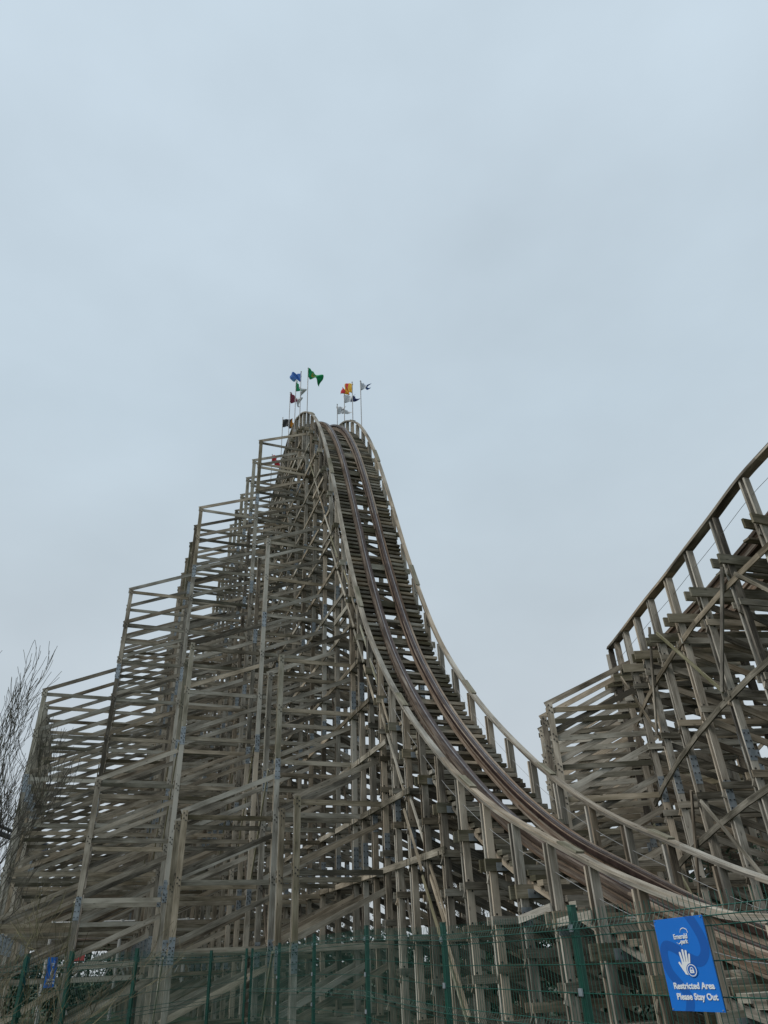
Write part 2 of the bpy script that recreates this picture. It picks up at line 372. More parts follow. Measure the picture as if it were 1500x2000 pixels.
# falling braces chained down towards the viewer, and the dark counter braces
for c0 in (19.9, 28.6, 33.0):
    z = hz(c0) - 3.6; s = c0
    while z > 2.2 and s > 10.5:
        ns = s - 1.1; nz = z - 1.88
        if nz < 0.4: break
        long_brace(UL - 0.02 - 0.15 * (random.random() < 0.6), s, z, ns, nz + 0.12, 0.075, 0.045, 0.55 if random.random() < 0.35 else 0.1, 0.62, 'falling_brace')
        s, z = ns, nz
for c0 in (16.5, 20.5, 24.8, 29.1, 33.4, 37.0):
    z = 2.4; s = c0 - 3.4
    while z < hz(s) - 4.5:
        long_brace(UL + 0.02 + 0.14, s, z, s + 0.75, z + 1.88, 0.09, 0.045, 0.0, 0.12, 'counter_brace')
        s, z = s + 0.75, z + 1.88
        if s > 40: break
for (u, tops) in ((UL - ROWOFF[0], ((25.2, 6.2), (27.1, 12.0), (30.2, 19.5), (35.3, 29.0))), (UL - ROWOFF[1], ((27, 6.2), (30.2, 13.8), (34.3, 23.6), (40.5, 23.6))), (UL - ROWOFF[2], ((30.2, 8.0), (34.3, 18.0), (40.5, 18.0)))):
    for s0, zt in tops:
        z = 2.4 if zt < 20 else 8.0; s = s0
        while z < zt - 4 and s < s0 + 8:
            long_brace(u + 0.13, s, z, s + 2.06, z + 3.7, 0.12, 0.045, 0.0, 0.22, 'counter_brace')
            s += 2.06; z += 3.7
        long_brace(u - 0.13, s0 - 0.1, min(zt, 13.6) - 3.9, s0 + 2.16, min(zt, 13.6) - 7.4, 0.10, 0.045, 0.6, 0.55, 'falling_brace')

for k, (a, b, z) in enumerate(((12.3, 13.6, 2.4), (13.6, 14.9, 2.6))):
    mb = MB(); mb.board(W3(a, UL - 0.15, z + 0.08), W3(b, UL - 0.15, z - 0.06 * (k % 2)), UP, 0.14, 0.045, tn(0.6, 0.06, 0.0)); o = mb.build('longitudinal_brace', M_WOOD, coaster)
    g1 = MB(); g1.board(W3(b, UL, z - 0.2) - FV * 0.108, W3(b, UL, z + 0.16) - FV * 0.108, RV, 0.24, 0.008)
    for q in (-0.07, 0.07):
        for r_ in (-0.1, 0.06): pp = W3(b, UL + q, z + r_) - FV * 0.112; g1.tube([pp, pp - FV * 0.015], 0.016, 6, 1)
    g1.build('gusset_plate', [M_STEEL, M_BOLT], o)
# handrails: two plank layers with short overlap blocks
for u, sg in ((UL, -1), (UR, 1)):
    mb = MB(); p = main_path(3.0, 48.0, 0.3, u)
    sweep(mb, p, -0.09, 0.09, 0.0, 0.055, (0.42, 0.0, 0.5), 0, 14)
    sweep(mb, p, -0.08, 0.08, 0.057, 0.10, (0.5, 0.05, 0.4), 0, 17)
    for s in [12.6 + 4.1 * k + (0.9 if sg > 0 else 0) for k in range(8)]:
        q = main_path(s, s + 0.6, 0.3, u); sweep(mb, q, -0.095, 0.095, 0.102, 0.14, (0.4, 0.3, 0.5))
    mb.build('handrail', M_RAILW, coaster)
    cb = MB(); cb.tube([x[0] for x in main_path(3.0, 44.0, 0.5, u, -0.48)], 0.007, 4); cb.build('safety_cable', M_POLE, coaster)
# running rails on laminated timber stacks
for u in (TL, TR):
    mb = MB(); p = main_path(3.0, 60.0, 0.35, u, 0, -0.5)
    zt = -0.0
    for k in range(7):
        wv = 0.10 if k not in (0, 1) else 0.155
        d1 = zt - 0.052 * k
        sweep(mb, p, -wv, wv, d1 - 0.048, d1, (0.5, 0, 0.8), 0, 9 + k)
    o = mb.build('track_beam', M_TRACK, coaster)
    rb = MB(); sweep(rb, p, -0.05 if u < 10 else -0.12, 0.12 if u < 10 else 0.05, zt + 0.002, zt + 0.016, (0.5, 0, 0.5), 0)
    sweep(rb, p, -0.018, 0.018, zt + 0.018, zt + 0.024, (0.5, 0, 0.5), 1)
    sweep(rb, p, -0.172 if u > 10 else 0.157, -0.157 if u > 10 else 0.172, zt - 0.1, zt - 0.01, (0.5, 0, 0.5), 0)
    rb.build('rail_strip', [M_RUST, M_SHINE], o)
# walkway treads either side and cross ties under the rails
def arc_points(s0, s1, gap):
    s = s0; out = []
    while s < s1:
        out.append(s); sl = (hz(s + 0.05) - hz(s - 0.05)) / 0.1; s += gap / math.hypot(1, sl)
    return out
for (ua, ub) in ((UL + 0.13, TL - 0.17), (TR + 0.17, UR - 0.13)):
    mb = MB()
    for s in arc_points(4.0, 50.0, 0.29):
        z = hz(s) - 1.0
        a0 = ua if ua < 10 else ua; b0 = ub + (0.10 * random.random() if ub > 11 else 0)
        mb.board(W3(s, a0, z), W3(s, b0, z), FV, 0.24, 0.11, tn(0.33, 0.2, 0.25 * random.random()))
    for uu in (ua + 0.1, ub - 0.1):
        sweep(mb, main_path(4.0, 50.0, 0.5, uu, 0.0, -1.0), -0.025, 0.025, -0.24, -0.10, (0.4, 0.1, 0.5), 0, 9)
    mb.build('walkway', M_WOOD, coaster)
ties = arc_points(5.0, 50.0, 0.62); extra = MB(); nt_ = 0
order = sorted(ties)
for j, s in enumerate(order):
    sl = (hz(s + 0.1) - hz(s - 0.1)) / 0.2; T = (FV + UP * sl).normalized(); Nn = RV.cross(T); Nn = Nn if Nn.z > 0 else -Nn
    c = W3(s, 0, hz(s) - 0.5) - Nn * 0.42
    m_ = extra if j >= 100 else MB()
    jit = random.uniform(-0.05, 0.05)
    m_.board(c + RV * (TL - 0.3) + T * jit, c + RV * (TR + 0.3) + T * (jit + random.uniform(-0.02, 0.02)), T, 0.19, 0.09, tn(0.3, 0.14, 0.1))
    if j < 100: m_.build('crosstie', M_WOOD, coaster)
if extra.v: eo = extra.build('crosstie', M_WOOD, coaster); eo['kind'] = 'stuff'

# ==================================================================== CURVED TRACK ON THE RIGHT
curve = thing('curved_wooden_track', 'raised curved wooden track seen from below, its dark handrail rising at the right edge', 'roller coaster')
phis = [0, 5, 11, 14, 18, 21, 24, 28, 34, 40, 47, 54, 61, 68, 75, 82, 88, 90, 90, 90, 90, 90]
cz = [11.9, 11.46, 11.15, 10.96, 10.88, 10.86, 10.9, 11.02, 11.25, 11.5, 11.35, 11.3, 11.2, 11.0, 10.9, 10.8, 10.7, 10.6, 10.5, 10.4, 10.3, 10.2]
s, u = 10.6, 14.0
CP = []
for i, ph in enumerate(phis):
    a = R(ph); CP.append((s, u, cz[i], a)); s += 1.25 * math.cos(a); u += 1.25 * math.sin(a)
pre = []
for k in range(1, 8): pre.append((10.6 - 1.25 * k, 14.0, 11.9 + 0.25 * k + 0.03 * k * k, 0.0))
CP = pre[::-1] + CP
def cdir(a): return FV * math.cos(a) + RV * math.sin(a), RV * math.cos(a) - FV * math.sin(a)
def cpath(off, dz=0.0):
    out = []
    for j, (s, u, z, a) in enumerate(CP):
        t, n = cdir(a); j0 = max(0, j - 1); j1 = min(len(CP) - 1, j + 1)
        sl = (CP[j1][2] - CP[j0][2]) / (1.25 * (j1 - j0)); T = (t + UP * sl).normalized(); Nn = n.cross(T); Nn = Nn if Nn.z > 0 else -Nn
        out.append((W3(s, u, z) + n * off + UP * dz, n, Nn))
    return out
NP = len(pre)
for j, (s, u, z, a) in enumerate(CP):
    t, n = cdir(a)
    if j - NP > 9: z = 9.9 - 0.1 * (j - NP)
    rows = []
    if j - NP >= 6: rows = [(2.9, 8.45)]
    lv = [8.45 - 0.9 * k for k in range(9)] if rows else []
    il = [9.0 - 1.88 * k for k in range(5)]
    make_bent(curve, W3(s, u, 0), t, n, z, rows, lv, il, z - 1.3, over=0.38, far=False, steel=False, dk=0.55)
def smooth(path, m=4):
    out = []
    for i in range(len(path) - 1):
        for k in range(m):
            f = k / m; a, b = path[i], path[i + 1]
            p0 = path[max(0, i - 1)][0]; p1 = a[0]; p2 = b[0]; p3 = path[min(len(path) - 1, i + 2)][0]
            P = 0.5 * ((2 * p1) + (p2 - p0) * f + (2 * p0 - 5 * p1 + 4 * p2 - p3) * f * f + (3 * p1 - p0 - 3 * p2 + p3) * f ** 3)
            out.append((P, (a[1].lerp(b[1], f)).normalized(), (a[2].lerp(b[2], f)).normalized()))
    out.append(path[-1]); return out
for off in (0.0, 2.97):
    mb = MB(); p = smooth(cpath(off)[:NP + 9]); sweep(mb, p, -0.14, 0.14, 0.0, 0.055, (0.36, 0.05, 0.4), 0, 13); sweep(mb, p, -0.12, 0.12, 0.057, 0.10, (0.5, 0.05, 0.4), 0, 15)
    mb.build('handrail', M_WOOD, curve)
    cb = MB(); cb.tube([x[0] - UP * 0.55 for x in p], 0.008, 4); cb.build('safety_cable', M_POLE, curve)
for off in (0.97, 2.0):
    mb = MB(); p = smooth(cpath(off)[:NP + 10])
    for k in range(7):
        wv = 0.10 if k > 1 else 0.155; d1 = -0.52 - 0.052 * k; sweep(mb, p, -wv, wv, d1 - 0.048, d1, (0.45, 0, 0.8), 0, 9 + k)
    o = mb.build('track_beam', M_TRACK, curve)
    rb = MB(); sweep(rb, p, -0.1, 0.1, -0.518, -0.504); rb.build('rail_strip', [M_RUST, M_SHINE], o)
for j in range(NP + 9):
    for q in (0.33, 0.66):
        a = [CP[j][k] * (1 - q) + CP[j + 1][k] * q for k in range(4)]; t, n = cdir(a[3]); c = W3(a[0], a[1], a[2] - 0.98)
        mb = MB(); mb.board(c + n * (0.1 + 0.25 * (q > 0.5)), c + n * 2.9, t, 0.2, 0.06, tn(0.36, 0.14, 0.1)); mb.build('crosstie', M_WOOD, curve)
def cb_board(i0, z0, i1, z1, off=-0.14, W=0.15, name='longitudinal_brace', base=0.33, moss=0.1, T=0.045):
    """follows the bents from i0 to i1 in straight bay-long pieces of one member"""
    mb = MB(); tt = tn(base, 0.08, moss)
    i0f, i1f = i0, i1
    def P(i, z):
        k = int(math.floor(i)); k = max(0, min(len(CP) - 2, k)); q = i - k
        a = [CP[k][m] * (1 - q) + CP[k + 1][m] * q for m in range(4)]; t, n = cdir(a[3]); return W3(a[0], a[1], z) + n * off
    m = max(1, int(abs(i1 - i0)))
    for k in range(m):
        fa, fb = k / m, (k + 1) / m
        mb.board(P(i0 + (i1 - i0) * fa, z0 + (z1 - z0) * fa), P(i0 + (i1 - i0) * fb, z0 + (z1 - z0) * fb), UP, W, T, tt)
    mb.build(name, M_WOOD, curve)
for (zA, zB) in ((8.0, 10.7), (5.6, 8.6), (3.7, 6.0), (1.6, 3.6)):
    cb_board(NP + 6.5, zA, NP - 3, zB)
for i in range(NP - 4, NP + 7, 3):
    for (za, zb) in ((9.5, 7.2), (4.9, 2.6)):
        cb_board(i + 1.8, za + 0.2, i, zb, -0.19, 0.08, 'falling_brace', 0.45, 0.6 if random.random() < 0.35 else 0.1)
        cb_board(i - 1.0, za + 0.5, i, zb, -0.23, 0.1, 'counter_brace', 0.3, 0.0)

# ==================================================================== SPLINES OF FLAGS
def plainmat(name, c):
    m, N, L, b = newmat(name); b.inputs['Base Color'].default_value = (*c, 1); b.inputs['Roughness'].default_value = 0.8
    tc = N.new('ShaderNodeTexCoord'); n = N.new('ShaderNodeTexNoise'); n.inputs['Scale'].default_value = 9; L.new(tc.outputs['Object'], n.inputs[0])
    cc = ramp(N, [(0.3, tuple(x * 0.85 for x in c)), (0.7, tuple(min(1, x * 1.1) for x in c))]); L.new(n.outputs[0], cc.inputs[0]); L.new(cc.outputs[0], b.inputs['Base Color'])
    return m
FC = {k: plainmat(k + '_flag_cloth', c) for k, c in dict(green=(0.0, 0.32, 0.11), yellow=(0.65, 0.38, 0.02), blue=(0.02, 0.12, 0.42), white=(0.62, 0.64, 0.66), maroon=(0.2, 0.02, 0.05),
      black=(0.03, 0.03, 0.03), amber=(0.65, 0.27, 0.02), red=(0.5, 0.02, 0.03), navy=(0.02, 0.035, 0.14), teal=(0.05, 0.2, 0.35)).items()}
def flag(s, u, ztop, zbase, mats, region, label, L=1.25, H=0.72, dirv=(1, 0.1), droop=0.5, swirl=0.2, seed=0):
    root = thing('flagpole', label, 'flag', 'flags along the crest of the wooden coaster', W3(s, u, zbase))
    mb = MB(); mb.tube([(0, 0, 0), (0, 0, ztop - zbase)], 0.028, 8); mb.tube([(0, 0, ztop - zbase), (0, 0, ztop - zbase + 0.06)], 0.04, 8)
    mb.build('pole', M_POLE, root)
    rnd = random.Random(seed); ph = rnd.random() * 6; L *= 0.88; H *= 0.92
    d = (RV * dirv[0] + FV * dirv[1]).normalized(); sd_ = d.cross(UP)
    nx, ny = 20, 12; fb = MB(); zt = ztop - zbase - 0.02
    def P(i, j):
        x = i / nx; y = j / ny
        taper = 1.0
        p = d * (x * L * (1 - 0.25 * droop)) + UP * (zt - y * H * (1 - swirl * x) - droop * L * 0.75 * x ** 1.5) + sd_ * (0.20 * math.sin(8 * x + ph + 2.5 * y) * (0.2 + x) + 0.07 * math.sin(17 * x + 6 * y + ph)) + d * (0.12 * x * math.sin(9 * x + 3 * y + ph)) - UP * (0.10 * x * math.sin(6 * x + 2 * ph))
        p += d * (0.10 * math.sin(4 * y + ph) * x)
        return p
    b = 0
    for i in range(nx):
        for j in range(ny):
            x = (i + 0.5) / nx; y = (j + 0.5) / ny
            fb.poly([P(i, j), P(i, j + 1), P(i + 1, j + 1), P(i + 1, j)], region(x, y))
    o = fb.build('flag_cloth', [FC[m] for m in mats], root)
    for pl in o.data.polygons: pl.use_smooth = True
    md = o.modifiers.new('weld', 'WELD'); md.merge_threshold = 0.0005
    md = o.modifiers.new('solid', 'SOLIDIFY'); md.thickness = 0.006
    return root
ul, ur = UL - 0.14, UR + 0.14
flag(34.1, ul, 35.6, 31.0, ['green', 'yellow'], lambda x, y: 1 if (x - 0.42) ** 2 * 3 + (y - 0.42) ** 2 < 0.045 and (x - 0.42) ** 2 * 3 + (y - 0.35) ** 2 > 0.012 else 0, 'large green flag with a yellow emblem streaming right, tallest of the left cluster', 1.35, 0.85, (1, 0.1), 0.55, 0.45, 1)
flag(36.1, ul, 37.1, 32.0, ['blue', 'teal'], lambda x, y: 0 if y < 0.75 or x < .5 else 1, 'deep blue flag blowing left on the pole beside the large green flag', 1.0, 0.95, (-0.7, 0.6), -0.1, 0.5, 2)
flag(37.6, ul, 37.6, 32.6, ['green', 'white'], lambda x, y: 0 if x < 0.45 else 1, 'half green half white flag behind the blue flag', 1.2, 0.95, (0.8, 0.5), 0.5, 0.5, 3)
flag(39.4, ul, 38.0, 32.8, ['maroon', 'white'], lambda x, y: 0 if x < 0.5 else 1, 'maroon and white flag hanging at the left of the flag cluster', 1.2, 1.0, (0.9, 0.3), 0.1, 0.4, 4)
flag(41.7, ul, 37.4, 31.6, ['black', 'amber'], lambda x, y: 0 if x < 0.6 else 1, 'black and amber flag low beside the crest of the left handrail', 1.4, 0.9, (1, 0.0), 0.1, 0.15, 5)
flag(45.2, ul, 36.4, 30.2, ['red', 'white'], lambda x, y: 0 if x < 0.7 else 1, 'small red flag seen through the timbers below the crest', 1.0, 0.9, (1, 0.2), 0.1, 0.1, 6)
flag(32.9, ur, 34.3, 30.0, ['white', 'blue'], lambda x, y: 0 if x < 0.5 else 1, 'white and blue flag on the rightmost pole of the crest', 0.85, 0.8, (1, 0.2), -0.1, 0.75, 7)
flag(34.6, ur, 35.7, 31.0, ['yellow', 'red'], lambda x, y: 1 if (0.35 < x < 0.5 or x > 0.85) else 0, 'yellow and red flag between the white flags at the right of the crest', 0.9, 1.0, (-0.35, 0.5), -0.25, 0.1, 8)
flag(36.4, ur, 36.3, 32.0, ['white', 'navy'], lambda x, y: 0 if x < 0.6 else 1, 'white flag with a navy fly, third pole from the right', 1.2, 0.95, (1, 0.3), -0.35, 0.6, 9)
flag(38.1, ur, 36.6, 32.6, ['white', 'black'], lambda x, y: 1 if (x - .4) ** 2 + (y - .5) ** 2 < .012 else 0, 'plain white flag with a small dark mark, fourth pole from the right', 1.2, 0.9, (1, 0.4), -0.25, 0.6, 10)
flag(40.6, ur, 36.3, 32.4, ['white', 'blue'], lambda x, y: 1 if 0.3 < y and x > 0.2 else 0, 'blue and white flag just above the running rails at the crest', 1.2, 1.0, (-0.9, 0.3), 0.2, 0.1, 11)

# ==================================================================== MESH FENCE
def ray_at(px, py, dist):
    d = ROT @ Vector(((px - 750) / 1387.0, (1000 - py) / 1387.0, -1.0)); d /= math.hypot(d.x, d.y); return Vector((0, 0, EYE)) + d * dist
def fence_posts_line(name, pts, label, clips=True, drop=2.45):
    root = thing(name, label, 'fence', 'green mesh fences in front of the coaster', (pts[0].x, pts[0].y, 0)); inv = Vector((pts[0].x, pts[0].y, 0))
    for i, p in enumerate(pts):
        p = p - inv
        a = pts[max(0, i - 1)]; b = pts[min(len(pts) - 1, i + 1)]; d = (b - a); d.z = 0; d.normalize(); nrm = Vector((-d.y, d.x, 0))
        if (-(p + inv)).dot(nrm) < 0: nrm = -nrm
        mb = MB(); mb.board(Vector((p.x, p.y, p.z - drop)), Vector((p.x, p.y, p.z + 0.03)), d, 0.06, 0.045)
        mb.board(Vector((p.x, p.y, p.z + 0.031)), Vector((p.x, p.y, p.z + 0.042)), d, 0.064, 0.05)
        o = mb.build('post', M_GREEN, root)
        for k in range(5):
            cbm = MB(); c = Vector((p.x, p.y, p.z - 0.12 - k * 0.42)) + nrm * 0.035; cbm.board(c - UP * 0.025, c + UP * 0.025, d, 0.05, 0.012)
            cbm.build('clip', M_STEEL if clips else M_GREEN, o)
    for i in range(len(pts) - 1):
        a = pts[i] - inv; b = pts[i + 1] - inv; d = b - a; L = math.hypot(d.x, d.y); dh = Vector((d.x, d.y, 0)) / L; nrm = Vector((-dh.y, dh.x, 0))
        if (-(a + inv)).dot(nrm) < 0: nrm = -nrm
        off = nrm * 0.03; mb = MB(); slope = d.z / L
        folds = [0.13, 0.78, 1.43, 2.08]
        prof = [(0.0, 0.0)]
        for fz in folds: prof += [(fz - 0.055, 0.0), (fz, 0.035), (fz + 0.055, 0.0)]
        prof += [(drop - 0.1, 0.0)]
        n = int(L / 0.05)
        for k in range(n + 1):
            x = 0.01 + (L - 0.02) * k / n; top = a + dh * x + UP * slope * x
            mb.tube([top - UP * q + off + nrm * o for q, o in prof], 0.0023, 4, cap=False)
        hs = []
        for fz in folds: hs += [(fz - 0.05, 0.0), (fz, 0.037), (fz + 0.05, 0.0)]
        for z0, z1 in zip([0.18, 0.83, 1.48], [0.73, 1.38, 2.03]):
            hs += [(z0 + (z1 - z0) / 3, 0.0), (z0 + 2 * (z1 - z0) / 3, 0.0)]
        for q, o in hs:
            t0 = a + off + nrm * (o - 0.005) - UP * q; mb.tube([t0, t0 + d], 0.0035, 4, cap=False)
        mb.build('mesh_panel', M_WIRE, root)
    return root
fdir = Vector((-0.35611478, 0.93444222, 0))
p0 = Vector((2.72727822, 13.10724305, 2.5)); p0 = Vector((0, 0, EYE)) + (p0 - Vector((0, 0, EYE))) * 0.5
SPC = 2.72
ptops = {0: (1117, 1779), 1: (865, 1810), 2: (716, 1814), 3: (614, 1829), 4: (546, 1846), 5: (493, 1856)}
fp = []
for k in range(-1, 6):
    q = p0 + fdir * SPC * k
    if k in ptops:
        r_ = ray_at(*ptops[k], math.hypot(q.x, q.y)); q = Vector((r_.x, r_.y, r_.z))
    fp.append(q)
fp.insert(0, p0 - fdir * SPC * 2)
fence_posts_line('mesh_fence', fp, 'green welded wire mesh fence running along the right, carrying the large blue sign')
lf = [ray_at(493, 1856, math.hypot(fp[-1].x, fp[-1].y)) - fdir * 0.0 + Vector((-0.12, -0.05, 0)), ray_at(413, 1861, 17.0), ray_at(268, 1858, 13.5), ray_at(141, 1865, 11.5), ray_at(53, 1872, 10.6), ray_at(-70, 1874, 10.0)]
fence_posts_line('mesh_fence', lf, 'green wire mesh fence crossing the left foreground with the small blue sign', clips=False)

# ==================================================================== SIGNS
def text_mesh(body, size, offset, extrude=0.0015):
    cu = bpy.data.curves.new('txt', 'FONT'); cu.body = body; cu.size = size; cu.offset = offset; cu.extrude = extrude; cu.align_x = 'CENTER'; cu.align_y = 'CENTER'; cu.resolution_u = 4
    o = bpy.data.objects.new('txt', cu); COL.objects.link(o); dg = bpy.context.evaluated_depsgraph_get(); me = bpy.data.meshes.new_from_object(o.evaluated_get(dg)); bpy.data.objects.remove(o); return me
def make_sign(mat4, label, w=0.6, h=0.85, detail=True):
    """local x right, y up, z towards the viewer; origin at centre; designed on a 0.6 x 0.85 board"""
    root = thing('warning_sign', label, 'sign', 'blue restricted area signs'); root.matrix_world = mat4
    S = Matrix.Diagonal((w / 0.6, h / 0.85, 1, 1))
    def add(mb_or_me, name, mat, par=root, M=None):
        if isinstance(mb_or_me, MB): o = mb_or_me.build(name, mat, par)
        else:
            mb_or_me.materials.clear(); mb_or_me.materials.append(mat); o = bpy.data.objects.new(name, mb_or_me); COL.objects.link(o); o.parent = par
        o.data.transform(S @ (M or Matrix())); return o
    b = MB(); b.board((0, -0.425, 0), (0, 0.425, 0), (1, 0, 0), 0.6, 0.006); board = add(b, 'board', M_BLUE)
    # deep blue ribbon
    def ribbon(pts, wd, z, mat, name, par):
        m = MB(); P = []
        n = len(pts)
        sm = []
        for i in range(n - 1):
            p0_ = pts[max(0, i - 1)]; p1 = pts[i]; p2 = pts[i + 1]; p3 = pts[min(n - 1, i + 2)]
            for k in range(8):
                f = k / 8; sm.append(tuple(0.5 * ((2 * p1[c]) + (p2[c] - p0_[c]) * f + (2 * p0_[c] - 5 * p1[c] + 4 * p2[c] - p3[c]) * f * f + (3 * p1[c] - p0_[c] - 3 * p2[c] + p3[c]) * f ** 3) for c in range(2)))
        sm.append(pts[-1])
        for i, p in enumerate(sm):
            a = sm[max(0, i - 1)]; c = sm[min(len(sm) - 1, i + 1)]; dx, dy = c[0] - a[0], c[1] - a[1]; l = math.hypot(dx, dy) or 1
            ww = wd[i * (len(wd) - 1) // (len(sm) - 1)] if hasattr(wd, '__len__') else wd
            nx_, ny_ = -dy / l * ww / 2, dx / l * ww / 2
            cl = lambda v, lim: max(-lim, min(lim, v))
            P.append(((cl(p[0] + nx_, 0.298), cl(p[1] + ny_, 0.423), z), (cl(p[0] - nx_, 0.298), cl(p[1] - ny_, 0.423), z)))
        for i in range(len(P) - 1): m.poly([P[i][0], P[i][1], P[i + 1][1], P[i + 1][0]])
        return add(m, name, mat, par)
    ribbon([(0.13, 0.46), (0.20, 0.33), (0.245, 0.20), (0.235, 0.08), (0.15, 0.01), (0.02, 0.06), (-0.10, 0.14), (-0.21, 0.17), (-0.255, 0.08), (-0.23, -0.07), (-0.13, -0.20), (-0.06, -0.31), (-0.08, -0.40), (-0.11, -0.46)], 0.095, 0.0036, M_NAVY, 'ribbon_motif', board)
    # writing
    for body, y, sz in (('Restricted Area', -0.205, 0.079), ('Please Stay Out', -0.30, 0.079)):
        add(text_mesh(body, sz, 0.0022), 'lettering', M_LETTER, board, Matrix.Translation((0.02 if y > -0.25 else 0.03, y, 0.0055)) @ Matrix.Diagonal((0.93, 1, 1, 1)))
    lg = add(text_mesh('Emerald', 0.066, 0.0014), 'logo', M_LETTER, board, Matrix.Translation((0.0, 0.245, 0.0055)) @ Matrix.Diagonal((0.78, 1, 1, 1)))
    add(text_mesh('park', 0.058, 0.0014), 'logo_word', M_LETTER, lg, Matrix.Translation((0.035, 0.197, 0.0055)) @ Matrix.Diagonal((0.78, 1, 1, 1)))
    ribbon([(0.005, 0.28), (0.02, 0.31), (0.055, 0.322), (0.09, 0.305), (0.098, 0.275)], [0.003, 0.008, 0.008, 0.006, 0.003], 0.0058, M_LETTER, 'logo_arc', lg)
    ribbon([(-0.06, 0.195), (-0.035, 0.18), (-0.01, 0.193), (0.0, 0.21)], [0.003, 0.009, 0.009, 0.003], 0.0058, M_LETTER, 'logo_arc', lg)
    # raised hand with padlock
    hb = MB()
    def cap(a, c, r, z=0.0058):
        a = Vector((*a, z)); c = Vector((*c, z)); d = (c - a).normalized(); ang = math.atan2(d.y, d.x); pts = []
        for k in range(9): th = ang + math.pi / 2 + math.pi * k / 8; pts.append(a + Vector((math.cos(th), math.sin(th), 0)) * r)
        for k in range(9): th = ang - math.pi / 2 + math.pi * k / 8; pts.append(c + Vector((math.cos(th), math.sin(th), 0)) * r)
        hb.poly(pts)
    for k, (a, c, r) in enumerate((((-0.040, 0.0), (-0.052, 0.095), 0.0115), ((-0.014, 0.0), (-0.014, 0.118), 0.0115), ((0.012, 0.0), (0.022, 0.108), 0.0115), ((0.036, 0.0), (0.054, 0.075), 0.0105), ((-0.045, -0.06), (-0.082, 0.005), 0.0115))):
        cap(a, c, r, 0.0056 + 0.0001 * k)
    hb.poly([(-0.055, 0.012, 0.0062), (-0.055, -0.06, 0.0062), (-0.035, -0.10, 0.0062), (0.02, -0.11, 0.0062), (0.045, -0.08, 0.0062), (0.047, 0.012, 0.0062)])
    hand = add(hb, 'hand_symbol', M_LETTER, board)
    def disc(cx, cy, r, z, n=28): return [(cx + r * math.cos(2 * math.pi * k / n), cy + r * math.sin(2 * math.pi * k / n), z) for k in range(n)]
    lm = MB(); lm.poly(disc(0.048, -0.065, 0.064, 0.0068), 1); lm.poly(disc(0.048, -0.065, 0.055, 0.0072), 0); lm.poly(disc(0.048, -0.065, 0.047, 0.0076), 1)
    lm.poly([(0.024, -0.090, 0.008), (0.072, -0.090, 0.008), (0.072, -0.060, 0.008), (0.024, -0.060, 0.008)], 0)
    lm.poly(disc(0.048, -0.055, 0.020, 0.0078), 0); lm.poly(disc(0.048, -0.055, 0.012, 0.0079), 1); lm.poly([(0.024, -0.062, 0.0081), (0.024, -0.090, 0.0081), (0.072, -0.090, 0.0081), (0.072, -0.062, 0.0081)][::-1], 0)
    lm.poly(disc(0.048, -0.074, 0.006, 0.0084), 1)
    lock = lm.build('padlock_symbol', [M_LETTER, M_NAVY], board); lock.data.transform(S)
    rv = MB()
    for x in (-0.285, 0.285):
        for y in (-0.41, 0.41): rv.tube([(x, y, 0.003), (x, y, 0.008)], 0.006, 8)
    add(rv, 'fixing_screws', M_STEEL, board)
    return root
fn = Vector((-fdir.y, fdir.x, 0));
if (-p0).dot(fn) < 0: fn = -fn
def on_fence(px, py):
    d = ROT @ Vector(((px - 750) / 1387.0, (1000 - py) / 1387.0, -1.0)); q = p0 + fn * 0.09; t = (q - Vector((0, 0, EYE))).dot(fn) / d.dot(fn); return Vector((0, 0, EYE)) + d * t
c = [on_fence(*q) for q in ((1279, 1797), (1370, 1787), (1418, 1977), (1312, 1974))]
ctr = sum(c, Vector()) / 4; xw = ((c[1] - c[0]).length + (c[2] - c[3]).length) / 2; yh = ((c[0] - c[3]).length + (c[1] - c[2]).length) / 2
xa = ((c[1] - c[0]) + (c[2] - c[3])).normalized(); ya = (c[0] - c[3] + c[1] - c[2]); ya = (ya - xa * ya.dot(xa)).normalized(); za = xa.cross(ya)
M4 = Matrix((xa, ya, za)).transposed().to_4x4(); M4.translation = ctr
make_sign(M4, 'large blue restricted area sign with white raised hand on the right fence', xw, yh)
a_, b_ = lf[4], lf[3]; ld = (b_ - a_); ld.z = 0; ld.normalize(); ln = Vector((ld.y, -ld.x, 0))
cp = ray_at(92, 1900, 11.0); cp = ray_at(84, 1900, 10.7)
M5 = Matrix((ld, UP, ln)).transposed().to_4x4(); M5.translation = cp + ln * 0.1
make_sign(M5, 'small distant blue warning sign on the left fence beside the bushes', 0.21, 0.30)

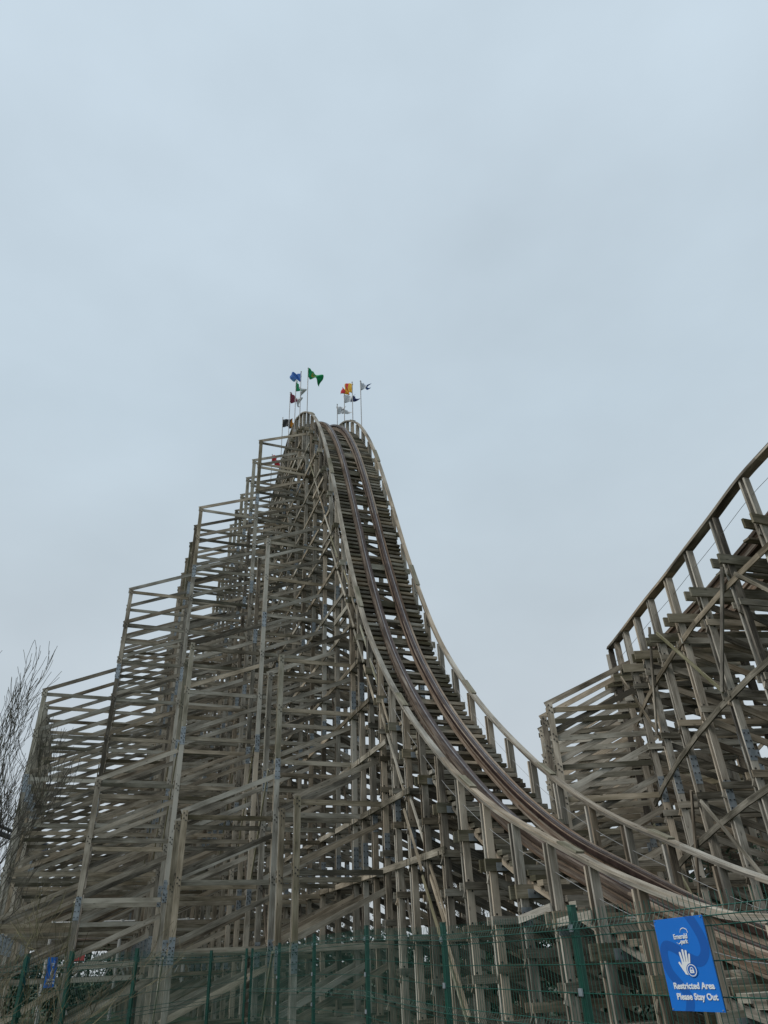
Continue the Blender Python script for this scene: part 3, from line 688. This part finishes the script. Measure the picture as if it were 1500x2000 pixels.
# ==================================================================== GROUND AND BACKDROP
def groundmat():
    m, N, L, b = newmat('grass_and_earth'); tc = N.new('ShaderNodeTexCoord')
    n = N.new('ShaderNodeTexNoise'); n.inputs['Scale'].default_value = 0.25; n.inputs['Detail'].default_value = 8; L.new(tc.outputs['Object'], n.inputs[0])
    n2 = N.new('ShaderNodeTexNoise'); n2.inputs['Scale'].default_value = 9; n2.inputs['Detail'].default_value = 6; L.new(tc.outputs['Object'], n2.inputs[0])
    c1 = ramp(N, [(0.4, (0.03, 0.055, 0.018)), (0.55, (0.055, 0.075, 0.03)), (0.65, (0.11, 0.095, 0.07))]); L.new(n.outputs[0], c1.inputs[0])
    c2 = ramp(N, [(0.3, (0.6, 0.6, 0.6)), (0.7, (1.2, 1.2, 1.2))]); L.new(n2.outputs[0], c2.inputs[0])
    mx = N.new('ShaderNodeMix'); mx.data_type = 'RGBA'; mx.blend_type = 'MULTIPLY'; mx.inputs[0].default_value = 1; L.new(c1.outputs[0], mx.inputs[6]); L.new(c2.outputs[0], mx.inputs[7])
    L.new(mx.outputs[2], b.inputs['Base Color']); b.inputs['Roughness'].default_value = 0.95; return m
g = MB(); gn = 40; sz = 3000
def gz(x, y): return 0.0
g.poly([(-sz, -sz, -0.05), (sz, -sz, -0.05), (sz, sz, -0.05), (-sz, sz, -0.05)])
go = g.build('ground', groundmat()); go['kind'] = 'structure'
# grass tufts between fence and coaster (stuff)
tg = MB(); rnd = random.Random(3)
for _ in range(9000):
    d = rnd.uniform(9, 30); a = rnd.uniform(-0.55, 0.6); x = d * math.sin(a); y = d * math.cos(a); h = rnd.uniform(0.08, 0.35); q = rnd.uniform(0, 6.28)
    dx, dy = math.cos(q) * 0.02, math.sin(q) * 0.02; lx, ly = rnd.uniform(-.1, .1), rnd.uniform(-.1, .1)
    tg.poly([(x - dx, y - dy, -0.05), (x + dx, y + dy, -0.05), (x + lx, y + ly, h)])
to = tg.build('grass', leafmat('grass_blades', (0.035, 0.075, 0.015), (0.07, 0.13, 0.03))); to['kind'] = 'stuff'

# ---- bare trees
def grow(mb, p, d, r, L, depth, rnd, up=0.25, spread=0.55, minr=0.004, seg=5, kk=None):
    n = 4; pts = [p]; rads = [r]; q = p; dd = d.copy()
    for i in range(n):
        dd = (dd + Vector((rnd.gauss(0, 0.10), rnd.gauss(0, 0.10), rnd.gauss(0, 0.06) + up * 0.12))).normalized()
        q = q + dd * L / n; pts.append(q); rads.append(max(minr, r * (1 - 0.42 * (i + 1) / n)))
    mb.tube(pts, rads, seg if r > 0.02 else 3, cap=False)
    if depth <= 0: return
    k = rnd.choice(kk) if kk else (rnd.choice((3, 4, 4)) if depth > 1 else rnd.choice((3, 4, 5)))
    for j in range(k):
        i = rnd.choice((1, 2, 3, 4)) if j else 4
        b = pts[i]; ax = Vector((rnd.gauss(0, 1), rnd.gauss(0, 1), rnd.gauss(0, 0.4))).normalized()
        nd = (dd + ax * spread * (0.6 if j == 0 else 1.2) + UP * up * 0.6).normalized()
        grow(mb, b, nd, max(minr, rads[i] * (0.8 if j == 0 else 0.55)), L * rnd.uniform(0.6, 0.85), depth - 1, rnd, up, spread, minr, seg, kk)
def bare_tree(x, y, H, label, seed, group=None, depth=5, up=0.5, spread=0.5, mat=None, minr=0.005, trunk_r=0.11, name='bare_tree', cat='tree', stems=1, lean=(0, 0), kk=None):
    rnd = random.Random(seed); root = thing(name, label, cat, group, (x, y, -0.05))
    tb = MB(); cb = MB(); th = H * 0.28
    for k in range(stems):
        o = Vector((rnd.uniform(-.25, .25), rnd.uniform(-.25, .25), 0)) if stems > 1 else Vector()
        d = Vector((lean[0] + (rnd.gauss(0, .25) if stems > 1 else 0), lean[1] + (rnd.gauss(0, .25) if stems > 1 else 0), 1)).normalized()
        tb.tube([o, o + d * th * 0.5, o + d * th], [trunk_r * 1.25, trunk_r, trunk_r * 0.85], 8, cap=False)
        for j in range(3 if stems == 1 else 2):
            nd = (d + Vector((rnd.gauss(0, .28), rnd.gauss(0, .28), 0.2))).normalized()
            grow(cb, o + d * th * (1 if j == 0 else rnd.uniform(.6, .98)), nd, trunk_r * (0.8 if j == 0 else 0.5), H * 0.27, depth, rnd, up, spread, minr, 5, kk)
    tb.build('trunk', mat or M_BARK, root); cb.build('crown', mat or M_BARK, root)
    return root
tp = ray_at(18, 1700, 15.0)
bare_tree(tp.x - 0.75, tp.y, 6.5, 'bare upright tree at the left edge, its twigs against the sky', 11, depth=5, up=0.6, spread=0.55, minr=0.0042, trunk_r=0.10, kk=(3, 4, 4))
tp = ray_at(-60, 1800, 9.2)
bare_tree(tp.x - 0.45, tp.y, 3.2, 'leafless lichen covered willow bush at the left edge in front of the fence', 21, depth=4, up=0.35, spread=0.6, mat=M_TWIG, minr=0.0026, trunk_r=0.03, name='willow_bush', cat='bush', stems=4, kk=(2, 3, 3))
tp = ray_at(5, 1900, 8.9)
bare_tree(tp.x, tp.y, 2.6, 'low tangle of yellowish twigs at the bottom left corner', 27, depth=4, up=0.3, spread=0.6, mat=M_TWIG, minr=0.0026, trunk_r=0.025, name='willow_bush', cat='bush', stems=4, kk=(2, 3, 3))
labs = ['bare tree behind the drop, between the lowest track posts', 'leafless tree far behind the centre of the timber frames', 'bare tree right of the centre behind the coaster base', 'leafless tree behind the foot of the curved track', 'bare tree behind the left supports', 'twiggy far tree glimpsed under the main hill', 'bare far tree left of the main hill base', 'leafless tree at the far right behind the fence']
for k, (px, dist, H) in enumerate(((860, 62, 9.5), (760, 70, 9), (960, 58, 8.5), (1090, 64, 9), (300, 95, 8), (640, 80, 8.5), (180, 88, 8), (1460, 60, 9))):
    q = ray_at(px, 1850, dist); bare_tree(q.x, q.y, H, labs[k], 40 + k, 'bare trees behind the coaster', depth=4, up=0.35, spread=0.6, minr=0.012, trunk_r=0.14)
# ---- evergreen shrubs
def shrub(x, y, rx, h, label, seed, group='dark evergreen shrubs behind the coaster base'):
    rnd = random.Random(seed); root = thing('evergreen_shrub', label, 'bush', group, (x, y, -0.05)); mb = MB()
    blobs = [(rnd.uniform(-.6, .6) * rx, rnd.uniform(-.6, .6) * rx, rnd.uniform(.25, .85) * h, rnd.uniform(.3, .5) * min(rx, h)) for _ in range(12)]
    for (bx, by, bz, br) in blobs:
        for _ in range(300):
            v = Vector((rnd.gauss(0, 1), rnd.gauss(0, 1), rnd.gauss(0, 1))).normalized() * br * rnd.uniform(.75, 1.1)
            c = Vector((bx, by, max(0.05, bz + v.z))) + Vector((v.x, v.y, 0)); a = Vector((rnd.gauss(0, 1), rnd.gauss(0, 1), rnd.gauss(0, 1))).normalized(); b = a.orthogonal().normalized(); sz_ = rnd.uniform(.06, .14)
            mb.poly([c - a * sz_, c + b * sz_ * .5, c + a * sz_, c - b * sz_ * .5])
    mb.build('foliage', M_LEAF, root); st = MB()
    for k in range(4): st.tube([(rnd.uniform(-.1, .1), rnd.uniform(-.1, .1), 0), (rnd.uniform(-.4, .4) * rx, rnd.uniform(-.4, .4) * rx, h * .6)], [0.05, 0.02], 5)
    st.build('stem', M_BARK, root)
slabs = ['dark evergreen shrub behind the fence at the far right edge', 'rounded evergreen bush right of the large blue sign', 'dark bush between the feet of the lowest track posts', 'evergreen bush behind the mesh fence near the centre', 'low evergreen bush behind the centre fence posts', 'dark bush behind the thick lower diagonals', 'evergreen bush left of centre behind the supports', 'wide dark bush behind the left supports', 'dark bush under the curved track', 'evergreen bush seen far behind the left fence', 'low dark bush behind the left fence post', 'tall dark shrub at the back of the curved track']
for k, (px, dist, rx, h) in enumerate(((1490, 27, 2.6, 4.6), (1400, 31, 2.6, 4.0), (1010, 30, 3, 2.6), (880, 36, 3.4, 2.8), (760, 42, 4, 3), (640, 48, 4, 3), (520, 55, 5, 3.2), (380, 60, 5, 3.2), (1180, 28, 3, 3), (240, 62, 5, 3.0), (110, 50, 4, 2.6), (1300, 36, 3, 4.4))):
    q = ray_at(px, 1900, dist); shrub(q.x, q.y, rx, h, slabs[k], 70 + k)
# ---- far dark ride and white lattice frame
far = thing('steel_roller_coaster', 'distant dark steel coaster loop and supports behind the left trees', 'roller coaster')
base = ray_at(60, 1850, 75); ax = ray_at(160, 1850, 75) - base; ax.z = 0; ax.normalize(); ay = Vector((-ax.y, ax.x, 0)); base.z = 0
tb = MB(); pts = []
for k in range(41):
    q = k / 40; pts.append(base + ax * (-14 + 24 * q) + ay * (3 * math.sin(q * 5)) + UP * (14.3 - 5.5 * q * q + 0.7 * math.sin(q * 7)))
for off in (-0.5, 0.5): tb.tube([p + ay * off for p in pts], 0.09, 6)
tb.tube([p - UP * 0.55 for p in pts], 0.22, 6)
for k in range(0, 41): tb.board(pts[k] - ay * 0.5, pts[k] + ay * 0.5, UP, 0.12, 0.12); tb.tube([pts[k] - UP * .55, pts[k] + ay * .5], .05, 4); tb.tube([pts[k] - UP * .55, pts[k] - ay * .5], .05, 4)
tb.build('track', M_DARKST, far)
for k in range(2, 41, 4):
    sp_ = MB(); p = pts[k]; sp_.tube([Vector((p.x, p.y, 0)) - ay * 1.6, p - UP * .6], .13, 6); sp_.tube([Vector((p.x, p.y, 0)) + ay * 1.6, p - UP * .6], .13, 6)
    for zz in (3, 6, 9): 
        if zz < p.z - 2:
            q = 1.6 * (1 - zz / p.z); sp_.tube([Vector((p.x, p.y, zz)) - ay * q, Vector((p.x, p.y, zz)) + ay * q], .07, 5); sp_.tube([Vector((p.x, p.y, zz)) - ay * q, Vector((p.x, p.y, zz - 3)) + ay * 1.6 * (1 - (zz - 3) / p.z)], .05, 5)
    if k + 4 < 41: sp_.tube([Vector((p.x, p.y, 7)), pts[k + 4] - UP * 1.0], .07, 5); sp_.tube([Vector((p.x, p.y, 2)), Vector((pts[k + 4].x, pts[k + 4].y, 8))], .06, 5)
    sp_.build('support', M_DARKST, far)
tr = thing('lattice_ride_frame', 'white lattice girder frame with red canopy behind the left supports', 'ride frame')
base = ray_at(90, 1880, 46); base.z = 0; ax = ray_at(330, 1880, 46); ax.z = 0; ax = (ax - base).normalized(); ay = Vector((-ax.y, ax.x, 0))
for zb in (1.7, 3.6):
    g_ = MB()
    for zz in (0, 0.7): g_.tube([base + UP * (zb + zz), base + ax * 14 + UP * (zb + zz)], .06, 6)
    for k in range(20): g_.tube([base + ax * (0.7 * k) + UP * zb, base + ax * (0.7 * k + 0.35) + UP * (zb + .7)], .035, 5); g_.tube([base + ax * (0.7 * k + 0.35) + UP * (zb + .7), base + ax * (0.7 * k + 0.7) + UP * zb], .035, 5)
    g_.build('girder', M_WHITE, tr)
for k in range(5):
    g_ = MB(); b0 = base + ax * 3.4 * k; g_.tube([b0, b0 + UP * 4.4], .09, 6); g_.tube([b0 + ay * 2, b0 + UP * 3.6], .05, 6); g_.tube([b0 - ay * 0.0 + ax * 1.6, b0 + UP * 2.6], .05, 6); g_.build('leg', M_WHITE, tr)
g_ = MB(); b0 = base + ax * 1.0
for sgn in (-1, 1):
    g_.board(b0 + UP * 2.75 + ay * sgn * 0.4, b0 + ax * 0.8 + UP * 2.75 + ay * sgn * 0.4, ay + UP * -0.45 * sgn, 0.9, 0.04)
g_.build('canopy', M_RED, tr)
for o in list(bpy.data.objects):
    if o.name.startswith('txt'): bpy.data.objects.remove(o)
